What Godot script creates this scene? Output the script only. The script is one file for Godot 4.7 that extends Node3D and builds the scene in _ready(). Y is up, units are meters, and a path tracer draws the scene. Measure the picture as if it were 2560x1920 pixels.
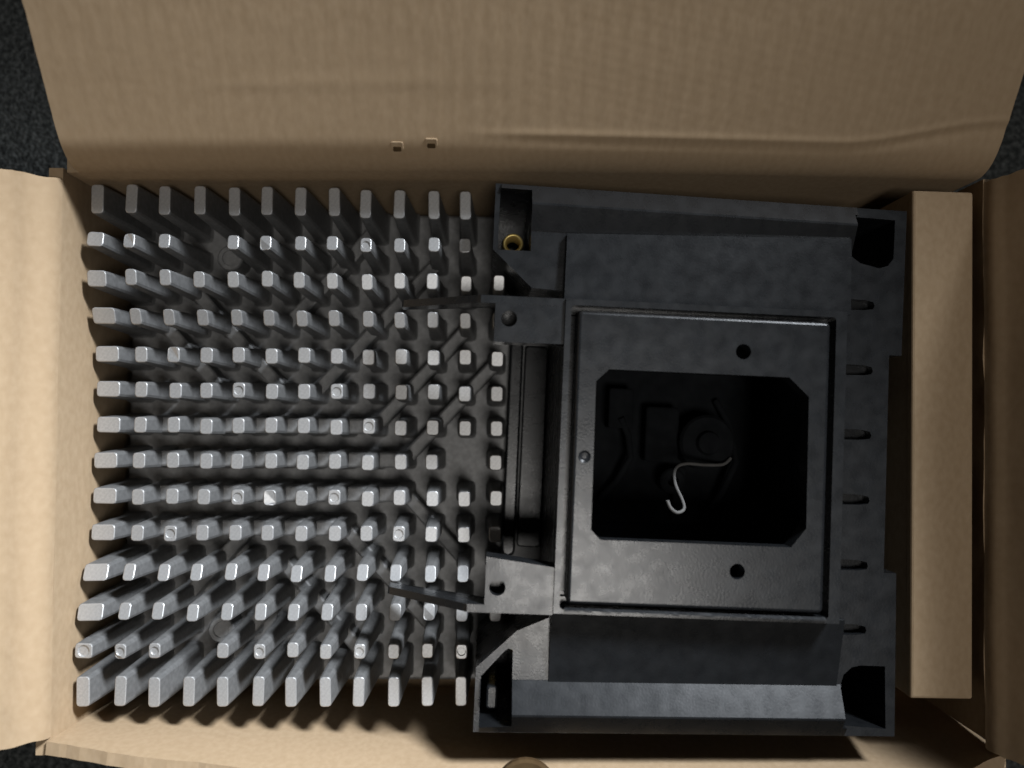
extends Node3D
# All lengths below are millimetres, turned to metres by MM.
const MM := 0.001
var rng := RandomNumberGenerator.new()
var wob := FastNoiseLite.new()
var M := {}

# ---------------------------------------------------------------- helpers
func p3(x: float, y: float, z: float) -> Vector3:
	return Vector3(x, y, z) * MM

func begin() -> SurfaceTool:
	var st := SurfaceTool.new()
	st.begin(Mesh.PRIMITIVE_TRIANGLES)
	return st

func tri(st: SurfaceTool, a: Vector3, b: Vector3, c: Vector3, smooth: bool) -> void:
	for q in [a, b, c]:
		st.set_smooth_group(0 if smooth else -1)
		st.add_vertex(q)

func quad(st: SurfaceTool, a: Vector3, b: Vector3, c: Vector3, d: Vector3, smooth := false) -> void:
	tri(st, a, b, c, smooth)
	tri(st, a, c, d, smooth)

func loft(st: SurfaceTool, rings: Array, cap0 := true, cap1 := true, smooth := false) -> void:
	var n: int = rings[0].size()
	for k in rings.size() - 1:
		for i in n:
			var j := (i + 1) % n
			quad(st, rings[k][i], rings[k + 1][i], rings[k + 1][j], rings[k][j], smooth)
	if cap0:
		fan(st, rings[0], true)
	if cap1:
		fan(st, rings[rings.size() - 1], false)

func fan(st: SurfaceTool, ring: Array, flip: bool) -> void:
	for i in range(1, ring.size() - 1):
		if flip:
			tri(st, ring[0], ring[i], ring[i + 1], false)
		else:
			tri(st, ring[0], ring[i + 1], ring[i], false)

# rounded rectangle in the x-z plane at height y (mm), turning one way round
func rr(cx: float, cz: float, hw: float, hd: float, r: float, y: float, n := 2) -> Array:
	var out := []
	var sx := [1, -1, -1, 1]
	var sz := [1, 1, -1, -1]
	for k in 4:
		for i in n + 1:
			var a := PI / 2 * k + PI / 2 * i / n
			out.append(p3(cx + sx[k] * (hw - r) + cos(a) * r, y, cz + sz[k] * (hd - r) + sin(a) * r))
	return out

func circle(cx: float, cz: float, r: float, y: float, n := 20) -> Array:
	var out := []
	for i in n:
		out.append(p3(cx + cos(TAU * i / n) * r, y, cz + sin(TAU * i / n) * r))
	return out

# block with rounded upright edges and a rounded upper edge
func block(cx: float, cz: float, hw: float, hd: float, y0: float, y1: float, r := 0.8, bev := 0.5) -> SurfaceTool:
	var st := begin()
	loft(st, [rr(cx, cz, hw, hd, r, y0), rr(cx, cz, hw, hd, r, y1 - bev), rr(cx, cz, hw - bev * 0.3, hd - bev * 0.3, r, y1 - bev * 0.35), rr(cx, cz, hw - bev, hd - bev, maxf(r - bev * 0.5, 0.2), y1)])
	return st

func done(st: SurfaceTool) -> ArrayMesh:
	st.generate_normals()
	return st.commit()

func obj(called: String, mesh: Mesh, m: Material, parent: Node) -> MeshInstance3D:
	var o := MeshInstance3D.new()
	o.name = called
	o.mesh = mesh
	if m:
		o.material_override = m
	parent.add_child(o, true)
	return o

func thing(called: String, label: String, category: String, at := Vector3.ZERO, turn := 0.0, group := "") -> Node3D:
	var o := Node3D.new()
	o.name = called
	add_child(o, true)
	o.position = at
	o.rotation.y = turn
	o.set_meta("label", label)
	o.set_meta("category", category)
	if group:
		o.set_meta("group", group)
	return o

# a bent sheet with thickness: f(u, v) in mm; thickness goes along the side given by sgn
func sheet(f: Callable, nu: int, nv: int, thick: float, sgn := 1.0) -> ArrayMesh:
	var st := begin()
	var top := []
	var low := []
	for j in nv + 1:
		for i in nu + 1:
			var u := float(i) / nu
			var v := float(j) / nv
			var a: Vector3 = f.call(u, v)
			var e := 0.004
			var du: Vector3 = f.call(u + e, v) - f.call(u - e, v)
			var dv: Vector3 = f.call(u, v + e) - f.call(u, v - e)
			var nn := du.cross(dv).normalized() * sgn
			top.append(a * MM)
			low.append((a + nn * thick) * MM)
	var w := nu + 1
	for j in nv:
		for i in nu:
			var k := j * w + i
			quad(st, top[k], top[k + 1], top[k + w + 1], top[k + w], true)
			for q in [low[k], low[k + w], low[k + w + 1], low[k], low[k + w + 1], low[k + 1]]:
				st.set_smooth_group(1)
				st.add_vertex(q)
	for i in nu:
		quad(st, top[i], low[i], low[i + 1], top[i + 1])
		var k := nv * w + i
		quad(st, top[k], top[k + 1], low[k + 1], low[k])
	for j in nv:
		var k := j * w
		quad(st, top[k], top[k + w], low[k + w], low[k])
		quad(st, top[k + nu], low[k + nu], low[k + w + nu], top[k + w + nu])
	return done(st)

func tube(pts: Array, r: float, n := 8, flat := 1.0) -> ArrayMesh:
	var st := begin()
	var rings := []
	for k in pts.size():
		var d: Vector3 = (pts[mini(k + 1, pts.size() - 1)] - pts[maxi(k - 1, 0)]).normalized()
		var s := d.cross(Vector3.UP).normalized()
		var t := s.cross(d).normalized()
		var ring := []
		for i in n:
			ring.append((pts[k] + (s * cos(TAU * i / n) + t * sin(TAU * i / n) * flat) * r) * MM)
		rings.append(ring)
	loft(st, rings, true, true, true)
	return done(st)

func noise_tex(freq: float, size: int, c0: Color, c1: Color, octaves := 4, sd := 1, kind := FastNoiseLite.TYPE_SIMPLEX_SMOOTH) -> NoiseTexture2D:
	var n := FastNoiseLite.new()
	n.noise_type = kind
	n.frequency = freq
	n.fractal_octaves = octaves
	n.seed = sd
	var t := NoiseTexture2D.new()
	t.width = size
	t.height = size
	t.seamless = true
	t.noise = n
	var g := Gradient.new()
	g.set_color(0, c0)
	g.set_color(1, c1)
	t.color_ramp = g
	return t

func bump_tex(freq: float, size: int, strength: float, sd: int, octaves := 4) -> NoiseTexture2D:
	var n := FastNoiseLite.new()
	n.frequency = freq
	n.fractal_octaves = octaves
	n.seed = sd
	var t := NoiseTexture2D.new()
	t.width = size
	t.height = size
	t.seamless = true
	t.as_normal_map = true
	t.bump_strength = strength
	t.noise = n
	return t

func mat(called: String, tex: Texture2D, rough: float, metal: float, scale: float, bump: Texture2D = null, bump_scale := 1.0, spec := 0.5) -> StandardMaterial3D:
	var m := StandardMaterial3D.new()
	m.resource_name = called
	m.albedo_texture = tex
	m.roughness = rough
	m.metallic = metal
	m.metallic_specular = spec
	m.uv1_triplanar = true
	m.uv1_scale = Vector3.ONE * scale
	if bump:
		m.normal_enabled = true
		m.normal_texture = bump
		m.normal_scale = bump_scale
	M[called] = m
	return m

func lin(r: float, g: float, b: float) -> Color:
	return Color(r, g, b).linear_to_srgb()

func prism_csg(poly: PackedVector2Array, y0: float, y1: float) -> CSGPolygon3D:
	var c := CSGPolygon3D.new()
	var q := PackedVector2Array()
	for v in poly:
		q.append(v * MM)
	c.polygon = q
	c.mode = CSGPolygon3D.MODE_DEPTH
	c.depth = (y1 - y0) * MM
	c.rotation.x = PI / 2
	c.position.y = y0 * MM
	return c

func minus(c: CSGShape3D, parent: Node) -> void:
	c.operation = CSGShape3D.OPERATION_SUBTRACTION
	c.name = "cut"
	parent.add_child(c, true)

func plus(c: CSGShape3D, parent: Node) -> void:
	c.name = "body"
	parent.add_child(c, true)

func drill(cx: float, cz: float, r: float, y0: float, y1: float, parent: Node) -> void:
	var c := CSGCylinder3D.new()
	c.radius = r * MM
	c.height = (y1 - y0) * MM
	c.sides = 24
	c.position = p3(cx, (y0 + y1) / 2, cz)
	minus(c, parent)

func solid(called: String, parent: Node, m: Material) -> CSGCombiner3D:
	var c := CSGCombiner3D.new()
	c.name = called
	c.material_override = m
	parent.add_child(c, true)
	return c

func poly(a: Array) -> PackedVector2Array:
	var o := PackedVector2Array()
	for i in range(0, a.size(), 2):
		o.append(Vector2(a[i], a[i + 1]))
	return o

# ---------------------------------------------------------------- scene
func _ready() -> void:
	rng.seed = 7
	wob.seed = 3
	wob.frequency = 1.0
	setup_view()
	setup_materials()
	make_ground()
	make_box()
	make_spacer()
	make_heat_sink()
	make_housing()

func setup_view() -> void:
	var cam := Camera3D.new()
	cam.name = "camera"
	var att := CameraAttributesPhysical.new()
	att.frustum_focal_length = 12.0 / tan(deg_to_rad(25.54))
	att.frustum_focus_distance = 0.240
	att.exposure_aperture = 5.6
	att.frustum_near = 0.01
	att.frustum_far = 20.0
	cam.attributes = att
	cam.fov = 51.08
	cam.near = 0.01
	cam.far = 20.0
	var dc := Vector3(1220 - 1280, -(1040 - 960), -2009).normalized()   # straight down, seen from the camera
	var ec := (Vector3.RIGHT - dc * dc.x).normalized()
	cam.basis = Basis(ec, -dc, ec.cross(-dc)).transposed()
	cam.position = p3(0, 292, 0)
	add_child(cam)
	cam.current = true

	var env := Environment.new()
	env.background_mode = Environment.BG_COLOR
	env.background_color = lin(0.020, 0.018, 0.016)
	env.tonemap_mode = Environment.TONE_MAPPER_LINEAR
	env.tonemap_exposure = 1.0
	env.sdfgi_enabled = true
	env.ssao_enabled = true
	env.ssil_enabled = true
	var we := WorldEnvironment.new()
	we.name = "world_environment"
	we.environment = env
	add_child(we)

	# unseen lamp beyond the far right corner; beam edge shaped to darken that side
	var lamp := SpotLight3D.new()
	lamp.name = "key_lamp"
	lamp.light_energy = 1.72
	lamp.light_size = 0.075
	lamp.light_color = Color(0.945, 0.97, 1.0)
	lamp.spot_angle = 35.8
	lamp.spot_angle_attenuation = 0.475
	lamp.spot_range = 6.0
	lamp.spot_attenuation = 2.0
	lamp.shadow_enabled = true
	add_child(lamp)
	var az := deg_to_rad(39.0)
	var el := deg_to_rad(38.5)
	var from := Vector3(sin(az) * cos(el), sin(el), -cos(az) * cos(el)) * 0.7 + p3(0, 50, 0)
	lamp.look_at_from_position(from, p3(-1665, 50, 2099), Vector3.UP)
	# soft area light added overhead, for light off an unseen ceiling
	var soft := AreaLight3D.new()
	soft.name = "overhead_fill"
	soft.area_size = Vector2(0.34, 0.30)
	soft.light_energy = 0.56
	soft.light_color = Color(1.0, 0.985, 0.965)
	soft.shadow_enabled = true
	add_child(soft)
	soft.look_at_from_position(Vector3(0.15, 1.5, 0.34), Vector3(0.0, 0.05, 0.05), Vector3.FORWARD)

func setup_materials() -> void:
	var card := noise_tex(0.05, 512, lin(0.340, 0.243, 0.147), lin(0.408, 0.301, 0.193), 5, 11)
	mat("cardboard", card, 0.85, 0.0, 14.0, bump_tex(0.05, 512, 3.0, 5), 0.035, 0.3)
	M.cardboard.uv1_scale = Vector3(16, 12, 10)
	mat("card_edge", noise_tex(0.05, 256, lin(0.38, 0.30, 0.20), lin(0.48, 0.39, 0.27), 4, 12), 0.9, 0.0, 20.0, null, 1.0, 0.2)
	mat("slot_brown", noise_tex(0.05, 128, lin(0.05, 0.03, 0.015), lin(0.09, 0.06, 0.03), 3, 13), 0.95, 0.0, 20.0, null, 1.0, 0.1)
	mat("aluminium", noise_tex(0.03, 512, lin(0.155, 0.155, 0.154), lin(0.24, 0.24, 0.238), 5, 21), 0.52, 0.3, 25.0, bump_tex(0.08, 512, 3.0, 6), 0.10)
	mat("pin_top_aluminium", noise_tex(0.05, 512, lin(0.40, 0.40, 0.40), lin(0.52, 0.52, 0.515), 5, 22), 0.42, 0.6, 40.0, bump_tex(0.12, 512, 3.0, 9), 0.08)  # paler than the sides, to set the pin tops apart
	mat("plastic", noise_tex(0.012, 512, lin(0.0080, 0.0087, 0.0097), lin(0.0145, 0.0157, 0.0172), 5, 31), 0.42, 0.0, 22.0, bump_tex(0.10, 512, 3.0, 7), 0.05, 0.5)
	M.plastic.roughness_texture = noise_tex(0.014, 512, Color(0.72, 0.72, 0.72), Color(1, 1, 1), 5, 33)
	M.plastic.roughness = 0.33
	mat("matte_plastic", M.plastic.albedo_texture, 0.95, 0.0, 22.0, null, 1.0, 0.2)  # same colours as plastic, gloss taken out to keep the hollow in shade
	mat("brass", noise_tex(0.03, 128, lin(0.66, 0.50, 0.16), lin(0.80, 0.62, 0.26), 4, 41), 0.38, 0.6, 60.0)
	mat("wire", noise_tex(0.03, 128, lin(0.11, 0.107, 0.103), lin(0.17, 0.165, 0.16), 3, 42), 0.4, 0.0, 60.0)
	mat("carpet", noise_tex(0.06, 512, lin(0.018, 0.020, 0.020), lin(0.14, 0.148, 0.145), 5, 51), 0.95, 0.0, 12.0, bump_tex(0.10, 512, 8.0, 8), 1.0, 0.2)

func make_ground() -> void:
	var st := begin()
	quad(st, p3(-3000, 0, -3000), p3(3000, 0, -3000), p3(3000, 0, 3000), p3(-3000, 0, 3000))
	var g := obj("ground", done(st), M.carpet, self)
	g.set_meta("kind", "structure")
	g.set_meta("label", "dark grey mottled carpet under the cardboard box")

# ---------------------------------------------------------------- cardboard box
func bulge(x: float) -> float:
	return 1.2 * sin(PI * clampf((x + 122.0) / 268.0, 0.0, 1.0))

func flute(s: float, amp := 0.10, pitch := 3.6) -> float:
	return sin(s / pitch * TAU) * amp

func make_box() -> void:
	var b := thing("cardboard_box", "open brown cardboard box holding the metal and plastic unit", "box")
	var c: Material = M.cardboard
	# floor
	obj("bottom", done(block(11.5, 12, 138, 90, 0.5, 3.0, 1.0, 0.3)), c, b)
	# walls: u along, v up
	var north := func(u: float, v: float) -> Vector3:
		var x := lerpf(-122.0, 146.0, u)
		var y := lerpf(3.0, 58.0, v)
		return Vector3(x, y, -70.5 - bulge(x) * v + wob.get_noise_2d(x * 0.02, y * 0.03) * 0.6 * (1.0 - v))
	obj("wall", sheet(north, 60, 14, 4.0, -1.0), c, b).set_meta("label", "far side wall of the box")
	var south := func(u: float, v: float) -> Vector3:
		var x := lerpf(-124.0, 148.0, u)
		var h := 64.0 + 2.0 * sin(PI * u) - 3.5 * (1.0 - smoothstep(0.0, 0.08, u)) + wob.get_noise_2d(x * 0.06, 9.0) * 0.9
		var y := lerpf(3.0, h, v)
		var bow := pow(smoothstep(-0.02, 0.42, u), 0.8) * (1.0 - 0.45 * smoothstep(0.95, 1.0, u))
		return Vector3(x + (u - 0.5) * -2.0 * v, y, 93.5 + bow * (2.5 + 5.0 * v * v) - 3.0 * v * (1.0 - bow) + wob.get_noise_2d(x * 0.012, y * 0.02 + 40.0) * 0.4)
	var near_wall := obj("wall", sheet(south, 130, 16, 3.6, 1.0), c, b)
	near_wall.set_meta("label", "brightly lit near wall of the box with ragged top edge")
	var west := func(u: float, v: float) -> Vector3:
		var z := lerpf(-71.5, 95.0, u)
		var y := lerpf(3.0, 59.0, v)
		return Vector3(-122.6 + wob.get_noise_2d(z * 0.03, y * 0.03 + 9.0) * 0.5 * (1.0 - v), y, z)
	obj("wall", sheet(west, 40, 12, 4.0, 1.0), c, b)
	var east := func(u: float, v: float) -> Vector3:
		var z := lerpf(-70.0, 93.0, u)
		var y := lerpf(3.0, 61.0, v)
		return Vector3(147.5 - 3.5 * u - 1.0 * v + wob.get_noise_2d(z * 0.03, y * 0.03 + 19.0) * 0.8, y, z)
	obj("wall", sheet(east, 40, 12, 4.0, -1.0), c, b)
	# far flap: leans back at about 35 degrees
	var nflap := func(u: float, v: float) -> Vector3:
		var s := v * 92.0
		var y := 58.0
		var z := -70.5
		var bend := 14.0
		var a1 := deg_to_rad(57.0)
		if s < bend:
			var a := a1 * s / bend
			var r := bend / a1
			y += sin(a) * r
			z -= (1 - cos(a)) * r
		else:
			var r := bend / a1
			y += sin(a1) * r + (s - bend) * cos(a1)
			z -= (1 - cos(a1)) * r + (s - bend) * sin(a1)
		var x := lerpf(-118.5, 146.0, u)
		z -= bulge(x)
		var amp := smoothstep(8.0, 20.0, s)
		# score line a little above the fold, climbing towards the right end
		var line := 14.6 + 0.5 * sin(u * 5.0) + 7.0 * smoothstep(0.82, 1.0, u)
		var d := s - line
		var hgt := 0.30 * exp(-d * d / 1.0) * smoothstep(0.40, 0.52, u) - 0.22 * exp(-(d + 2.4) * (d + 2.4) / 2.5) * smoothstep(0.35, 0.6, u)
		var e := s - 27.0 - 4.0 * u
		hgt += 0.10 * exp(-e * e / 4.0) * smoothstep(0.12, 0.22, u) * (1.0 - smoothstep(0.36, 0.5, u))
		hgt += amp * (flute(x, 0.018 + 0.026 * smoothstep(0.3, 0.5, u), 5.2) + wob.get_noise_2d(x * 0.012, s * 0.02) * 0.2 + wob.get_noise_2d(x * 0.16, s * 0.30) * 0.02)
		# dimples pressed into the right half
		hgt += amp * 0.02 * smoothstep(0.42, 0.55, u) * sin((x + s * 0.7) * 1.05) * sin((s - x * 0.35) * 1.5)
		return Vector3(x + wob.get_noise_2d(s * 0.06, 77.0) * 0.25 * (u - 0.5) * 2.0, y + hgt * 0.84, z + hgt * 0.54)
	var far_flap := obj("flap", sheet(nflap, 300, 150, 3.6, -1.0), c, b)
	far_flap.set_meta("label", "long flap leaning back, creased and dimpled")
	# left flap: almost level
	var wflap := func(u: float, v: float) -> Vector3:
		var s := v * 84.0
		var a1 := deg_to_rad(68.0)
		var bend := 9.0
		var r := bend / a1
		var x := -122.6
		var y := 59.0
		if s < bend:
			var a := a1 * s / bend
			y += sin(a) * r
			x -= (1 - cos(a)) * r
		else:
			y += sin(a1) * r + (s - bend) * cos(a1)
			x -= (1 - cos(a1)) * r + (s - bend) * sin(a1)
		var z := lerpf(-68.0, 90.0, u) + (u - 0.5) * 2.0 * (wob.get_noise_2d(s * 0.12, u * 3.0 + 5.0) * 0.35 - 0.8 * exp(-pow((s - 7.0) / 3.5, 2.0)))
		var hgt := wob.get_noise_2d(s * 0.03, z * 0.015) * 0.4 + flute(z, 0.012, 5.2)
		var d1 := s - 10.0 - wob.get_noise_1d(z * 0.02) * 1.2
		hgt += 0.4 * exp(-d1 * d1 / 5.0) - 0.3 * exp(-(d1 - 4.4) * (d1 - 4.4) / 7.0)
		var low := smoothstep(0.62, 0.9, u)
		hgt += low * 0.10 * sin(s * 0.55 + z * 0.42 + wob.get_noise_2d(s * 0.05, z * 0.05) * 3.0)
		return Vector3(x - hgt * 0.4, y + hgt * 0.9, z)
	obj("flap", sheet(wflap, 170, 60, 3.6, 1.0), c, b).set_meta("label", "brightly lit short flap, almost level, with creases along its fold")
	# right flap: stands up steeply
	var eflap := func(u: float, v: float) -> Vector3:
		var s := v * 66.0
		var z := lerpf(-69.0, 95.5, u)
		var a := deg_to_rad(75.0)
		var y := 61.0 + s * sin(a)
		var x := 146.5 - 3.5 * u + s * cos(a)
		var hgt := wob.get_noise_2d(s * 0.03 + 31.0, z * 0.015) * 0.5 + 0.7 * exp(-(s - 4.0) * (s - 4.0) / 5.0)
		return Vector3(x - hgt, y, z + wob.get_noise_2d(s * 0.3, u * 3.0) * 0.7)
	obj("flap", sheet(eflap, 60, 40, 3.6, -1.0), c, b).set_meta("label", "dim short flap standing up beside the cardboard strip")
	# two staple punctures near the fold of the far flap
	for q in [[-25.6, 67.95, -75.6, 45.0], [-16.0, 68.6, -76.4, 48.0]]:
		for part in 2:
			var st := block(0, 0.5, 1.15, 0.75, -0.8, 0.34, 0.3, 0.1) if part == 1 else block(0, -0.35, 1.75, 1.25, -0.8, 0.22, 0.5, 0.2)  # hole is a dark brown block; its shade is put into the colour
			var o := obj("dark_hole_block" if part == 1 else "torn_lip", done(st), M.slot_brown if part == 1 else M.cardboard, far_flap)
			o.position = p3(q[0], q[1], q[2])
			o.rotation.x = deg_to_rad(q[3])
	# dark round grip patch at the near edge
	var cap := begin()
	loft(cap, [circle(10.5, 103.2, 8.6, 65.0, 28), circle(10.5, 103.2, 8.6, 66.6, 28), circle(10.5, 103.2, 7.9, 67.2, 28)])
	obj("round_patch", done(cap), M.slot_brown, near_wall).set_meta("label", "dark mottled round patch at the near edge of the box")

func make_spacer() -> void:
	var t := thing("cardboard_spacer", "long narrow folded cardboard spacer wedged beside the dark housing", "spacer", p3(132, 0, 7.5), deg_to_rad(-1.4))
	obj("side_panel", done(block(-7.7, 0, 1.25, 73.4, 3.1, 59.3, 0.3, 0.2)), M.cardboard, t)
	obj("side_panel", done(block(7.7, 0, 1.25, 73.2, 3.1, 59.3, 0.3, 0.2)), M.cardboard, t)
	obj("top_panel", done(block(0, 0, 9.0, 73.6, 59.4, 62.0, 0.5, 0.7)), M.cardboard, t)

# ---------------------------------------------------------------- heat sink
const ROW_Z := [-63.8, -51.3, -40.3, -29.2, -18.0, -7.1, 3.8, 14.7, 25.8, 36.8, 47.9, 59.1, 70.1, 82.0]
const ROW_H := [51.0, 51.0, 49.5, 45.5, 41.5, 40.5, 40.5, 40.5, 40.5, 41.0, 45.5, 47.8, 49.5, 49.5]
const ROW_TILT := [0.0, 8.0, -10.0, -20.0, -4.0, 0.0, 0.0, 0.0, 0.0, 3.0, 22.0, 16.0, 0.0, 0.0]   # degrees, plus = the end leans to the far side
const FIRST_L := [-119.0, -120.2, -120.4, -120.6, -120.8, -120.8, -120.8, -120.8, -120.8, -120.8, -121.0, -121.2, -121.0, -120.4]
const BASE_Y := 17.0

func col_x(c: int) -> float:
	return -117.2 + 10.0 * (c - 1)

func pin_mesh(hw: float, hd: float, h: float, tilt: float, dimple: bool, chip: int) -> ArrayMesh:
	var st := begin()
	var y1 := BASE_Y + h
	var t := tan(deg_to_rad(tilt))
	var bev := 0.32
	var foot := 0.6 + h * 0.008
	var rings := [rr(0, 0, hw + foot + 0.7, hd + foot + 0.7, 1.6, BASE_Y - 0.2), rr(0, 0, hw + foot, hd + foot, 1.3, BASE_Y + 1.4), rr(0, 0, hw, hd, 0.95, y1 - bev), rr(0, 0, hw - 0.12, hd - 0.12, 0.9, y1 - bev * 0.35), rr(0, 0, hw - bev, hd - bev, 0.7, y1)]
	for k in [2, 3, 4]:
		for i in rings[k].size():
			var q: Vector3 = rings[k][i]
			q.y += q.z * t
			if chip > 0 and i / 3 == chip - 1:
				q.y -= 0.16 * MM * k
			rings[k][i] = q
	loft(st, rings.slice(0, 4), false, false)
	st.generate_normals()
	var mesh := st.commit()
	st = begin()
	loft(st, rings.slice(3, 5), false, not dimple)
	if dimple:
		var top: Array = rings[4]
		var r := minf(hw, hd) - bev - 0.15
		var a := []
		var b := []
		for i in top.size():
			var g := PI / 4 * 0 + TAU * (i + 0.5) / top.size() - TAU / 24.0
			a.append(Vector3(cos(g) * r * MM, y1 * MM + sin(g) * r * MM * t, sin(g) * r * MM))
			b.append(Vector3(cos(g) * r * 0.86 * MM, (y1 - 0.45) * MM + sin(g) * r * MM * t, sin(g) * r * 0.86 * MM))
		loft(st, [top, a, b], false, true)
	st.generate_normals()
	st.commit(mesh)
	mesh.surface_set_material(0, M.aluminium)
	mesh.surface_set_material(1, M.pin_top_aluminium)
	return mesh

func make_heat_sink() -> void:
	var t := thing("heat_sink", "cast aluminium heat sink plate with rows of tall square pins", "heat sink", Vector3.ZERO, deg_to_rad(-0.55))
	var m: Material = M.aluminium
	obj("base_plate", done(block(-1.5, 10.0, 119.5, 79.0, 3.1, BASE_Y, 3.0, 1.0)), m, t)
	var dimples := [[6, 5], [6, 8], [9, 5], [9, 8], [10, 3], [10, 10], [13, 1], [13, 2], [13, 3], [13, 6], [13, 9], [13, 12], [2, 9], [7, 9]]
	var chips := {[2, 2]: 3, [2, 6]: 2, [5, 3]: 3, [12, 11]: 2, [9, 6]: 1, [13, 2]: 2}
	var cache := {}
	for r in range(1, 15):
		for c in range(1, 14):
			if c == 4 and (r == 2 or r == 13):
				continue
			if r == 8 and c == 12:
				continue
			if c == 13 and (r in [1, 2, 13, 14]):
				continue
			var hd := 2.45 if r > 1 and r < 14 else 4.4
			if r == 2 or r == 13:
				hd = 2.25
			var hw := 1.95 if r > 4 and r < 11 else 1.75
			var x := col_x(c)
			var z: float = ROW_Z[r - 1]
			if c == 1:
				var right := x + (2.0 if r in [1, 2, 14] else 2.6 if r in [3, 13] else 3.6)
				hw = (right - FIRST_L[r - 1]) / 2
				x = (right + FIRST_L[r - 1]) / 2
				if r == 14 or r == 13:
					hw -= 0.6
			var tilt: float = ROW_TILT[r - 1]
			if c >= 11 and r >= 8 and r <= 10:
				tilt = 1.0
			var h: float = ROW_H[r - 1] - BASE_Y
			var key := [snappedf(hw, 0.05), hd, h, tilt, [r, c] in dimples, chips.get([r, c], 0)]
			if not cache.has(key):
				cache[key] = pin_mesh(key[0], hd, h, tilt, key[4], key[5])
			var o := obj("pin", cache[key], null, t)
			o.position = p3(x + rng.randf_range(-0.12, 0.12), 0, z + rng.randf_range(-0.1, 0.1))
			o.position.y = rng.randf_range(-0.35, 0.0) * MM
			o.rotation = Vector3(rng.randf_range(-0.006, 0.006), rng.randf_range(-0.03, 0.03), rng.randf_range(-0.006, 0.006))
	# raised ribs on the plate that join the feet of the pins
	var runs := [
		[[7, 2], [7, 9], [6, 10], [5, 11], [4, 12]],
		[[8, 2], [8, 10], [7, 11], [6, 12], [5, 13]],
		[[9, 2], [9, 10], [10, 11], [11, 12]],
		[[10, 2], [10, 8], [11, 9], [12, 10], [13, 11]],
		[[6, 7], [5, 8], [4, 9], [3, 10], [2, 11]],
		[[4, 6], [3, 7], [2, 8], [1, 9]],
		[[4, 2], [5, 3], [6, 4]],
		[[3, 3], [4, 4], [5, 5], [6, 6]],
		[[11, 6], [12, 7], [13, 8], [14, 9]],
		[[12, 3], [11, 4], [10, 5]],
		[[13, 5], [12, 6]],
	]
	for run in runs:
		for k in run.size() - 1:
			var a := Vector2(col_x(run[k][1]), ROW_Z[run[k][0] - 1])
			var b := Vector2(col_x(run[k + 1][1]), ROW_Z[run[k + 1][0] - 1])
			var along: float = (b - a).length() / 2
			var straight: bool = run[k][0] == run[k + 1][0]
			var high: float = 29.0 if straight else 25.0 - k * 0.2
			var o := obj("rib", done(block(0, 0, along + 1.6, 2.5 if straight else 2.2, BASE_Y - 0.3, high, 0.8, 0.7)), m, t)
			o.position = p3((a.x + b.x) / 2, 0, (a.y + b.y) / 2)
			o.rotation.y = -(b - a).angle()
	# screw bosses where two pins are left out
	for r in [2, 13]:
		var st := begin()
		var x := col_x(4) + 1.5
		var z: float = ROW_Z[r - 1]
		loft(st, [circle(x, z, 4.6, BASE_Y - 0.2), circle(x, z, 4.2, 25.5), circle(x, z, 3.8, 26.0), circle(x, z, 2.6, 26.0), circle(x, z, 2.4, 25.6)], false, true, false)
		obj("screw_boss", done(st), m, t)

# ---------------------------------------------------------------- dark housing
# flat patch (x-z outline) with a round hole or dent in it
func holed(st: SurfaceTool, outline: Array, c: Vector2, r: float, y: float, deep: float, dent: bool) -> void:
	var dirs := []
	for i in 24:
		dirs.append(TAU * i / 24.0)
	for q in outline:
		dirs.append(fposmod((q - c).angle(), TAU))
	dirs.sort()
	var outer := []
	var inner := []
	for a in dirs:
		var d := Vector2.from_angle(a)
		var best := 1e9
		for i in outline.size():
			var hit: Variant = Geometry2D.segment_intersects_segment(c, c + d * 500.0, outline[i], outline[(i + 1) % outline.size()])
			if hit != null:
				best = minf(best, (hit - c).length())
		outer.append(p3(c.x + d.x * best, y, c.y + d.y * best))
		inner.append(d)
	var rings := [outer]
	var steps := [[1.0, 0.0], [0.9, 0.12], [0.6, 0.32], [0.3, 0.42]] if dent else [[1.0, 0.0], [0.96, 0.15], [0.96, deep]]
	for k in steps:
		var ring := []
		for d in inner:
			ring.append(p3(c.x + d.x * r * k[0], y - k[1], c.y + d.y * r * k[0]))
		rings.append(ring)
	loft(st, rings, false, dent)

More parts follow.
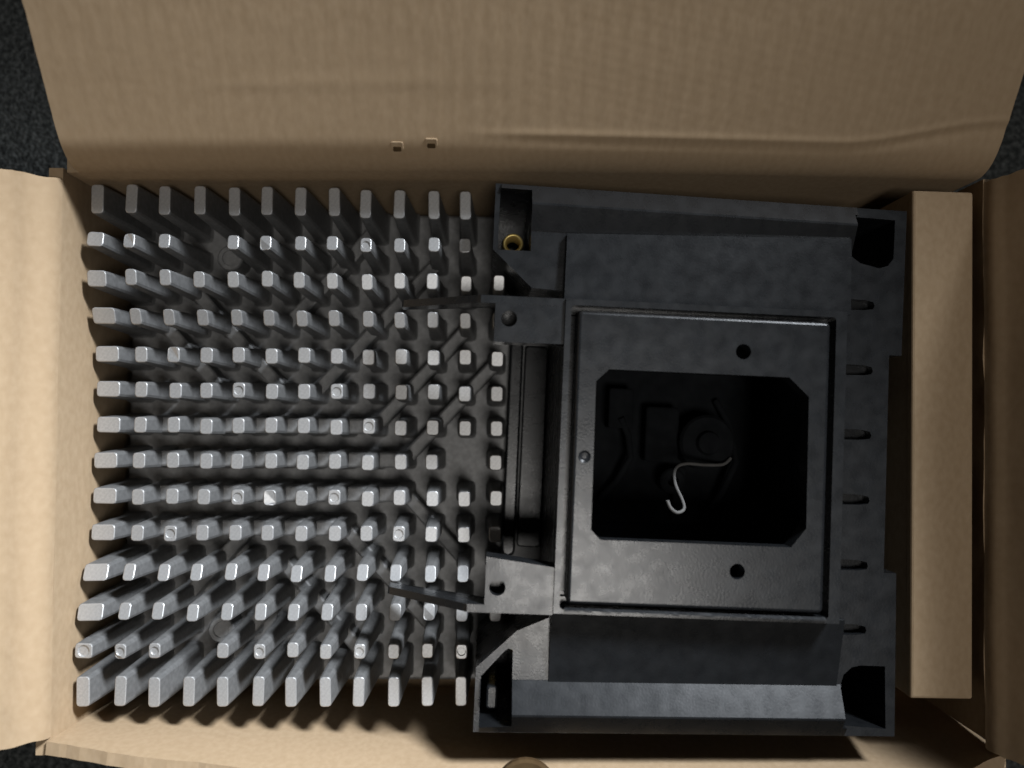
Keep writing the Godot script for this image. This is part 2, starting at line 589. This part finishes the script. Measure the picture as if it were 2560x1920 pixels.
func window_plate() -> SurfaceTool:
	var st := begin()
	var x0 := -35.15
	var x1 := 34.05
	var z0 := -39.2
	var z1 := 39.6
	var y := 76.4
	var cx := (x0 + x1) / 2
	var cz := (z0 + z1) / 2
	var hw := (x1 - x0) / 2
	var hd := (z1 - z0) / 2
	loft(st, [rr(cx, cz, hw, hd, 1.2, 66.0, 3), rr(cx, cz, hw, hd, 1.2, y - 1.0, 3), rr(cx, cz, hw - 0.2, hd - 0.2, 1.1, y - 0.45, 3), rr(cx, cz, hw - 0.55, hd - 0.55, 0.9, y - 0.12, 3), rr(cx, cz, hw - 1.0, hd - 1.0, 0.5, y, 3)], false, false)
	var a := x0 + 1.0
	var b := x1 - 1.0
	var n := z0 + 1.0
	var s := z1 - 1.0
	var w := [Vector2(-26.2, -23.6), Vector2(23.0, -23.6), Vector2(28.5, -18.5), Vector2(28.8, 17.0), Vector2(24.8, 22.2), Vector2(-26.8, 22.2), Vector2(-29.4, 19.6), Vector2(-29.6, -20.2)]
	holed(st, [Vector2(a, n), Vector2(b, n), Vector2(b, -23.6), Vector2(a, -23.6)], Vector2(10.2, -30.0), 2.1, y, 5.0, false)
	holed(st, [Vector2(a, 22.2), Vector2(b, 22.2), Vector2(b, s), Vector2(a, s)], Vector2(10.4, 29.2), 2.1, y, 5.0, false)
	holed(st, [Vector2(a, -20.2), w[7], w[6], Vector2(a, 19.6)], Vector2(-31.9, 0.2), 1.7, y, 0.5, true)
	quad(st, p3(a, y, -23.6), p3(w[0].x, y, -23.6), p3(w[7].x, y, w[7].y), p3(a, y, -20.2))
	quad(st, p3(a, y, 19.6), p3(w[6].x, y, w[6].y), p3(w[5].x, y, 22.2), p3(a, y, 22.2))
	var e := [w[1], Vector2(b, -23.6), Vector2(b, 22.2), w[4], w[3], w[2]]
	for k in [[0, 1, 5], [5, 1, 2], [5, 2, 4], [4, 2, 3]]:
		tri(st, p3(e[k[0]].x, y, e[k[0]].y), p3(e[k[1]].x, y, e[k[1]].y), p3(e[k[2]].x, y, e[k[2]].y), false)
	var top := []
	var low := []
	for q in w:
		top.append(p3(q.x, y, q.y))
		low.append(p3(q.x, 71.0, q.y))
	loft(st, [top, low], false, false)
	return st

func make_housing() -> void:
	var t := thing("plastic_housing", "dark grey moulded housing with a square window, fixed on the heat sink", "housing", p3(57.8, 0, 12.1), deg_to_rad(-2.5))
	var m: Material = M.plastic
	# body with its far and near rims, corner pockets, side slots and the hollow behind the window
	var tray := solid("body_shell", t, m)
	plus(prism_csg(poly([-59, -76, 60.2, -74, 59.6, -32, 56, -32, 56, 30, 59.6, 30, 60.2, 75.6, -58.5, 78.2, -58.5, 60.5, -47.5, 50, -38.6, 46, -38.6, -46, -47.5, -46.5, -59, -57]), 17.2, 65.0), tray)
	for s in [-1, 1]:
		var c := CSGPolygon3D.new()
		# cross-section over z and y
		var prof := poly([62.5, 60, 62.5, 65.2, 70.6, 69.2, 71.2, 69.1, 76.7, 65.5, 76.7, 60]) if s > 0 else poly([-61.5, 60, -74.8, 60, -74.8, 65.6, -69.4, 68.6, -68.8, 68.6, -62.2, 65.2])
		var q := PackedVector2Array()
		for v in prof:
			q.append(Vector2(-v.x, v.y) * MM)
		c.polygon = q
		c.depth = 102.5 * MM
		var lean := deg_to_rad(1.2 if s > 0 else -0.9)
		c.rotation.y = PI / 2 + lean
		c.position = p3(44.0, 0, -sin(lean) * 44.0)
		plus(c, tray)
	minus(prism_csg(poly([-57.6, -74.4, -48.6, -74.2, -48.2, -57, -57.6, -57]), 22, 90), tray)
	minus(prism_csg(poly([44.2, -71.6, 56.8, -71.2, 56.6, -60, 55, -57.8, 52.5, -57, 47, -58.2, 44.4, -60]), 20, 90), tray)
	minus(prism_csg(poly([-57.0, 62.8, -50.6, 55.6, -49.6, 54.9, -48.4, 55.4, -48.0, 75.6, -57.0, 76.4]), 22, 90), tray)
	minus(prism_csg(poly([44.2, 73.0, 44.2, 62.5, 45.2, 59.0, 47.5, 56.8, 50.0, 56.2, 57.0, 56.2, 57.6, 73.6]), 20, 90), tray)
	minus(prism_csg(poly([-34, -38, 34, -38, 34, 38, -34, 38]), 19, 90), tray)
	for z in [-46.0, -27.2, -8.7, 9.8, 28.3, 46.4]:
		minus(prism_csg(poly([43.4, z - 1.7, 48.5, z - 1.6, 51.0, z - 1.1, 51.4, z, 51.0, z + 0.9, 48.5, z + 1.3, 43.4, z + 1.4]), 61.5, 90), tray)
	# ramps from the raised frame down to the far and near rims
	for s in [-1, 1]:
		var st := begin()
		var z0: float = 42.6 * s
		var z1: float = 63.0 * s
		var high := 69.6 if s > 0 else 68.4
		var foot := 65.3 if s > 0 else 67.4
		var ra := [p3(-38.4, 64.8, z0), p3(-38.4, high - 0.3, z0), p3(-38.4, high, z0 + 0.05 * s), p3(-38.2, foot, z1 + 0.9), p3(-38.2, 64.8, z1 + 0.9)]
		var rb := [p3(43.1, 64.8, z0), p3(43.1, high - 0.3, z0), p3(43.1, high, z0 + 0.05 * s), p3(43.1, foot, z1 - 1.6 if s < 0 else z1 - 0.6), p3(43.1, 64.8, z1 - 1.6 if s < 0 else z1 - 0.6)]
		loft(st, [ra, rb])
		obj("ramp", done(st), m, t)
	# outer frame and inner plate, with a groove between them
	var fr := solid("outer_frame", t, m)
	plus(prism_csg(poly([-38.5, -42.4, 39.0, -42.4, 39.0, 42.4, -38.5, 42.4]), 64.7, 75.2), fr)
	minus(prism_csg(poly([-36.9, -40.0, -36.2, -40.7, 35.4, -40.7, 36.0, -40.0, 36.0, 40.6, 35.4, 41.2, -36.2, 41.2, -36.9, 40.6]), 60, 90), fr)
	var plate := obj("window_plate", done(window_plate()), m, t)
	obj("frame_seat", done(block(0, -40.2, 37.5, 1.6, 64.9, 70.1, 0.3, 0.1)), m, t)
	obj("frame_seat", done(block(0, 40.4, 37.5, 1.6, 64.9, 70.1, 0.3, 0.1)), m, t)
	obj("frame_seat", done(block(-35.6, 0, 1.9, 38.4, 64.9, 70.1, 0.3, 0.1)), m, t)
	obj("frame_seat", done(block(35.0, 0, 1.9, 38.4, 64.9, 70.1, 0.3, 0.1)), m, t)
	# two mounting tabs with a hole each and a tapering arm that reaches in between the pins
	for s in [-1, 1]:
		var tab := solid("mounting_tab", t, m)
		if s < 0:
			plus(prism_csg(poly([-57.6, -42.4, -38.6, -42.4, -38.6, -30.0, -57.6, -29.8]), 66, 74.2), tab)
		else:
			plus(prism_csg(poly([-57.0, 28.2, -38.6, 30.4, -38.6, 43.0, -57.0, 43.0]), 66, 74.2), tab)
		drill(-53.7, 36.3 * s, 2.2, 66.8, 90, tab)
		var st := begin()
		var za := -42.45 if s < 0 else 43.05
		var zb: float = za - 2.1 * s
		var prof := [Vector2(-38.7, 74.25), Vector2(-61.6, 74.25), Vector2(-62.6, 73.4), Vector2(-84.5, 56.5), Vector2(-85.0, 55.5), Vector2(-85.0, 50.5), Vector2(-62.0, 65.0), Vector2(-38.7, 65.0)]
		var ra := []
		var rb := []
		for q in prof:
			ra.append(p3(q.x, q.y, za))
			rb.append(p3(q.x, q.y, zb))
		loft(st, [ra, rb])
		obj("arm", done(st), m, t)
	# low skirt and ridge at the foot of the housing between the tabs
	var skirt := obj("skirt", done(block(-42.7, 0, 4.0, 34.0, 17.1, 19.2, 1.0, 0.5)), m, t)
	obj("skirt_ridge", done(block(-49.6, 0.8, 2.3, 36.0, 17.1, 22.4, 1.8, 0.8)), m, skirt)
	# narrow bead along the near edge of the window plate, nicked along its length
	var bead := begin()
	var rings := []
	for i in 61:
		var x := lerpf(-35.6, 35.2, i / 60.0)
		var j := rng.randf_range(-0.10, 0.10)
		rings.append([p3(x, 72.0, 40.75), p3(x, 75.1 + j, 40.75), p3(x, 75.75 + j * 0.4, 41.35), p3(x, 75.75, 41.75), p3(x, 72.0, 41.75)])
	loft(bead, rings)
	obj("edge_bead", done(bead), m, plate)
	# threaded inserts in the left corner pockets
	for q in [Vector2(-53.0, -62.2), Vector2(-52.6, 60.0)]:
		var st := begin()
		var top := 50.0 if q.y < 0 else 40.0
		loft(st, [circle(q.x, q.y, 3.15, top - 8.0, 24), circle(q.x, q.y, 3.15, top - 0.55, 24), circle(q.x, q.y, 3.0, top - 0.15, 24), circle(q.x, q.y, 2.7, top, 24), circle(q.x, q.y, 2.35, top - 0.12, 24), circle(q.x, q.y, 2.05, top - 0.5, 24), circle(q.x, q.y, 2.0, top - 7.8, 24)], false, false, true)
		var post := begin()
		loft(post, [circle(q.x, q.y, 3.9, 21.9, 24), circle(q.x, q.y, 3.6, top - 4.0, 24), circle(q.x, q.y, 3.2, top - 4.0, 24)], false, false)
		var holder := obj("insert_post", done(post), m, t)
		obj("threaded_insert", done(st), M.brass, holder).set_meta("label", "small brass ring in a corner pocket")
	obj("pocket_boss", done(block(-53.6, 71.0, 1.6, 3.4, 21.9, 58.0, 0.8, 0.6)), m, t)
	# what can be made out in the hollow behind the window
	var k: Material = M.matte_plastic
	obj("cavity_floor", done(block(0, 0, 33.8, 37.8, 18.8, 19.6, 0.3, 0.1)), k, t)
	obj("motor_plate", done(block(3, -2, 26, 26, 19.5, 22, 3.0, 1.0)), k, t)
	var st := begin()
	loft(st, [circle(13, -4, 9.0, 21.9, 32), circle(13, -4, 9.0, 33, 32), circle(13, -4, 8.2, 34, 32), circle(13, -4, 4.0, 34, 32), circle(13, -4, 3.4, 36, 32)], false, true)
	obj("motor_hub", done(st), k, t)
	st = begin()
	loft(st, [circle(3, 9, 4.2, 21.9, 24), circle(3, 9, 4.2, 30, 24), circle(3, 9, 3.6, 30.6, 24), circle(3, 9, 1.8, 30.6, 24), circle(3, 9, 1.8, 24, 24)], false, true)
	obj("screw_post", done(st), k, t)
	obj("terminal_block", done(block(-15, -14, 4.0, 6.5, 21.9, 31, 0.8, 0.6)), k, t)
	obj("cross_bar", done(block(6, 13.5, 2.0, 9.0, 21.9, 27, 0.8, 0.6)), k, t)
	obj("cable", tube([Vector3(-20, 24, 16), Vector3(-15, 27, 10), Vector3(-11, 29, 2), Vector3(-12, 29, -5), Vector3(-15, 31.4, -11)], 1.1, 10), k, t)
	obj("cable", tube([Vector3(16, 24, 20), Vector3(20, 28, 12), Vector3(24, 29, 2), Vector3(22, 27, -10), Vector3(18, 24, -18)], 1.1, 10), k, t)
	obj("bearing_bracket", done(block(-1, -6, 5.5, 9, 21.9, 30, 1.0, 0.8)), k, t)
	# loose bent wire hanging in the window
	var w := thing("bent_wire", "thin pale wire bent into a hook inside the square window", "wire", p3(57.8, 0, 12.1), deg_to_rad(-2.5))
	var pts := []
	var cur := Curve3D.new()
	for q in [Vector3(20.4, 34.6, 0.6), Vector3(17.5, 36, 2.6), Vector3(10.6, 40, 2.8), Vector3(3.0, 45, 2.5), Vector3(-0.6, 48, 4.2), Vector3(-1.4, 52, 8.2), Vector3(0.0, 56, 12.8), Vector3(-0.3, 59, 15.0), Vector3(-2.7, 61, 15.8), Vector3(-4.9, 62, 14.4), Vector3(-5.9, 62.4, 12.3)]:
		cur.add_point(q)
	for i in cur.point_count:
		var a := cur.get_point_position(maxi(i - 1, 0))
		var b := cur.get_point_position(mini(i + 1, cur.point_count - 1))
		cur.set_point_in(i, (a - b) / 6)
		cur.set_point_out(i, (b - a) / 6)
	for i in 61:
		pts.append(cur.sample_baked(cur.get_baked_length() * i / 60.0, true))
	obj("wire_strand", tube(pts, 0.52), M.wire, w)
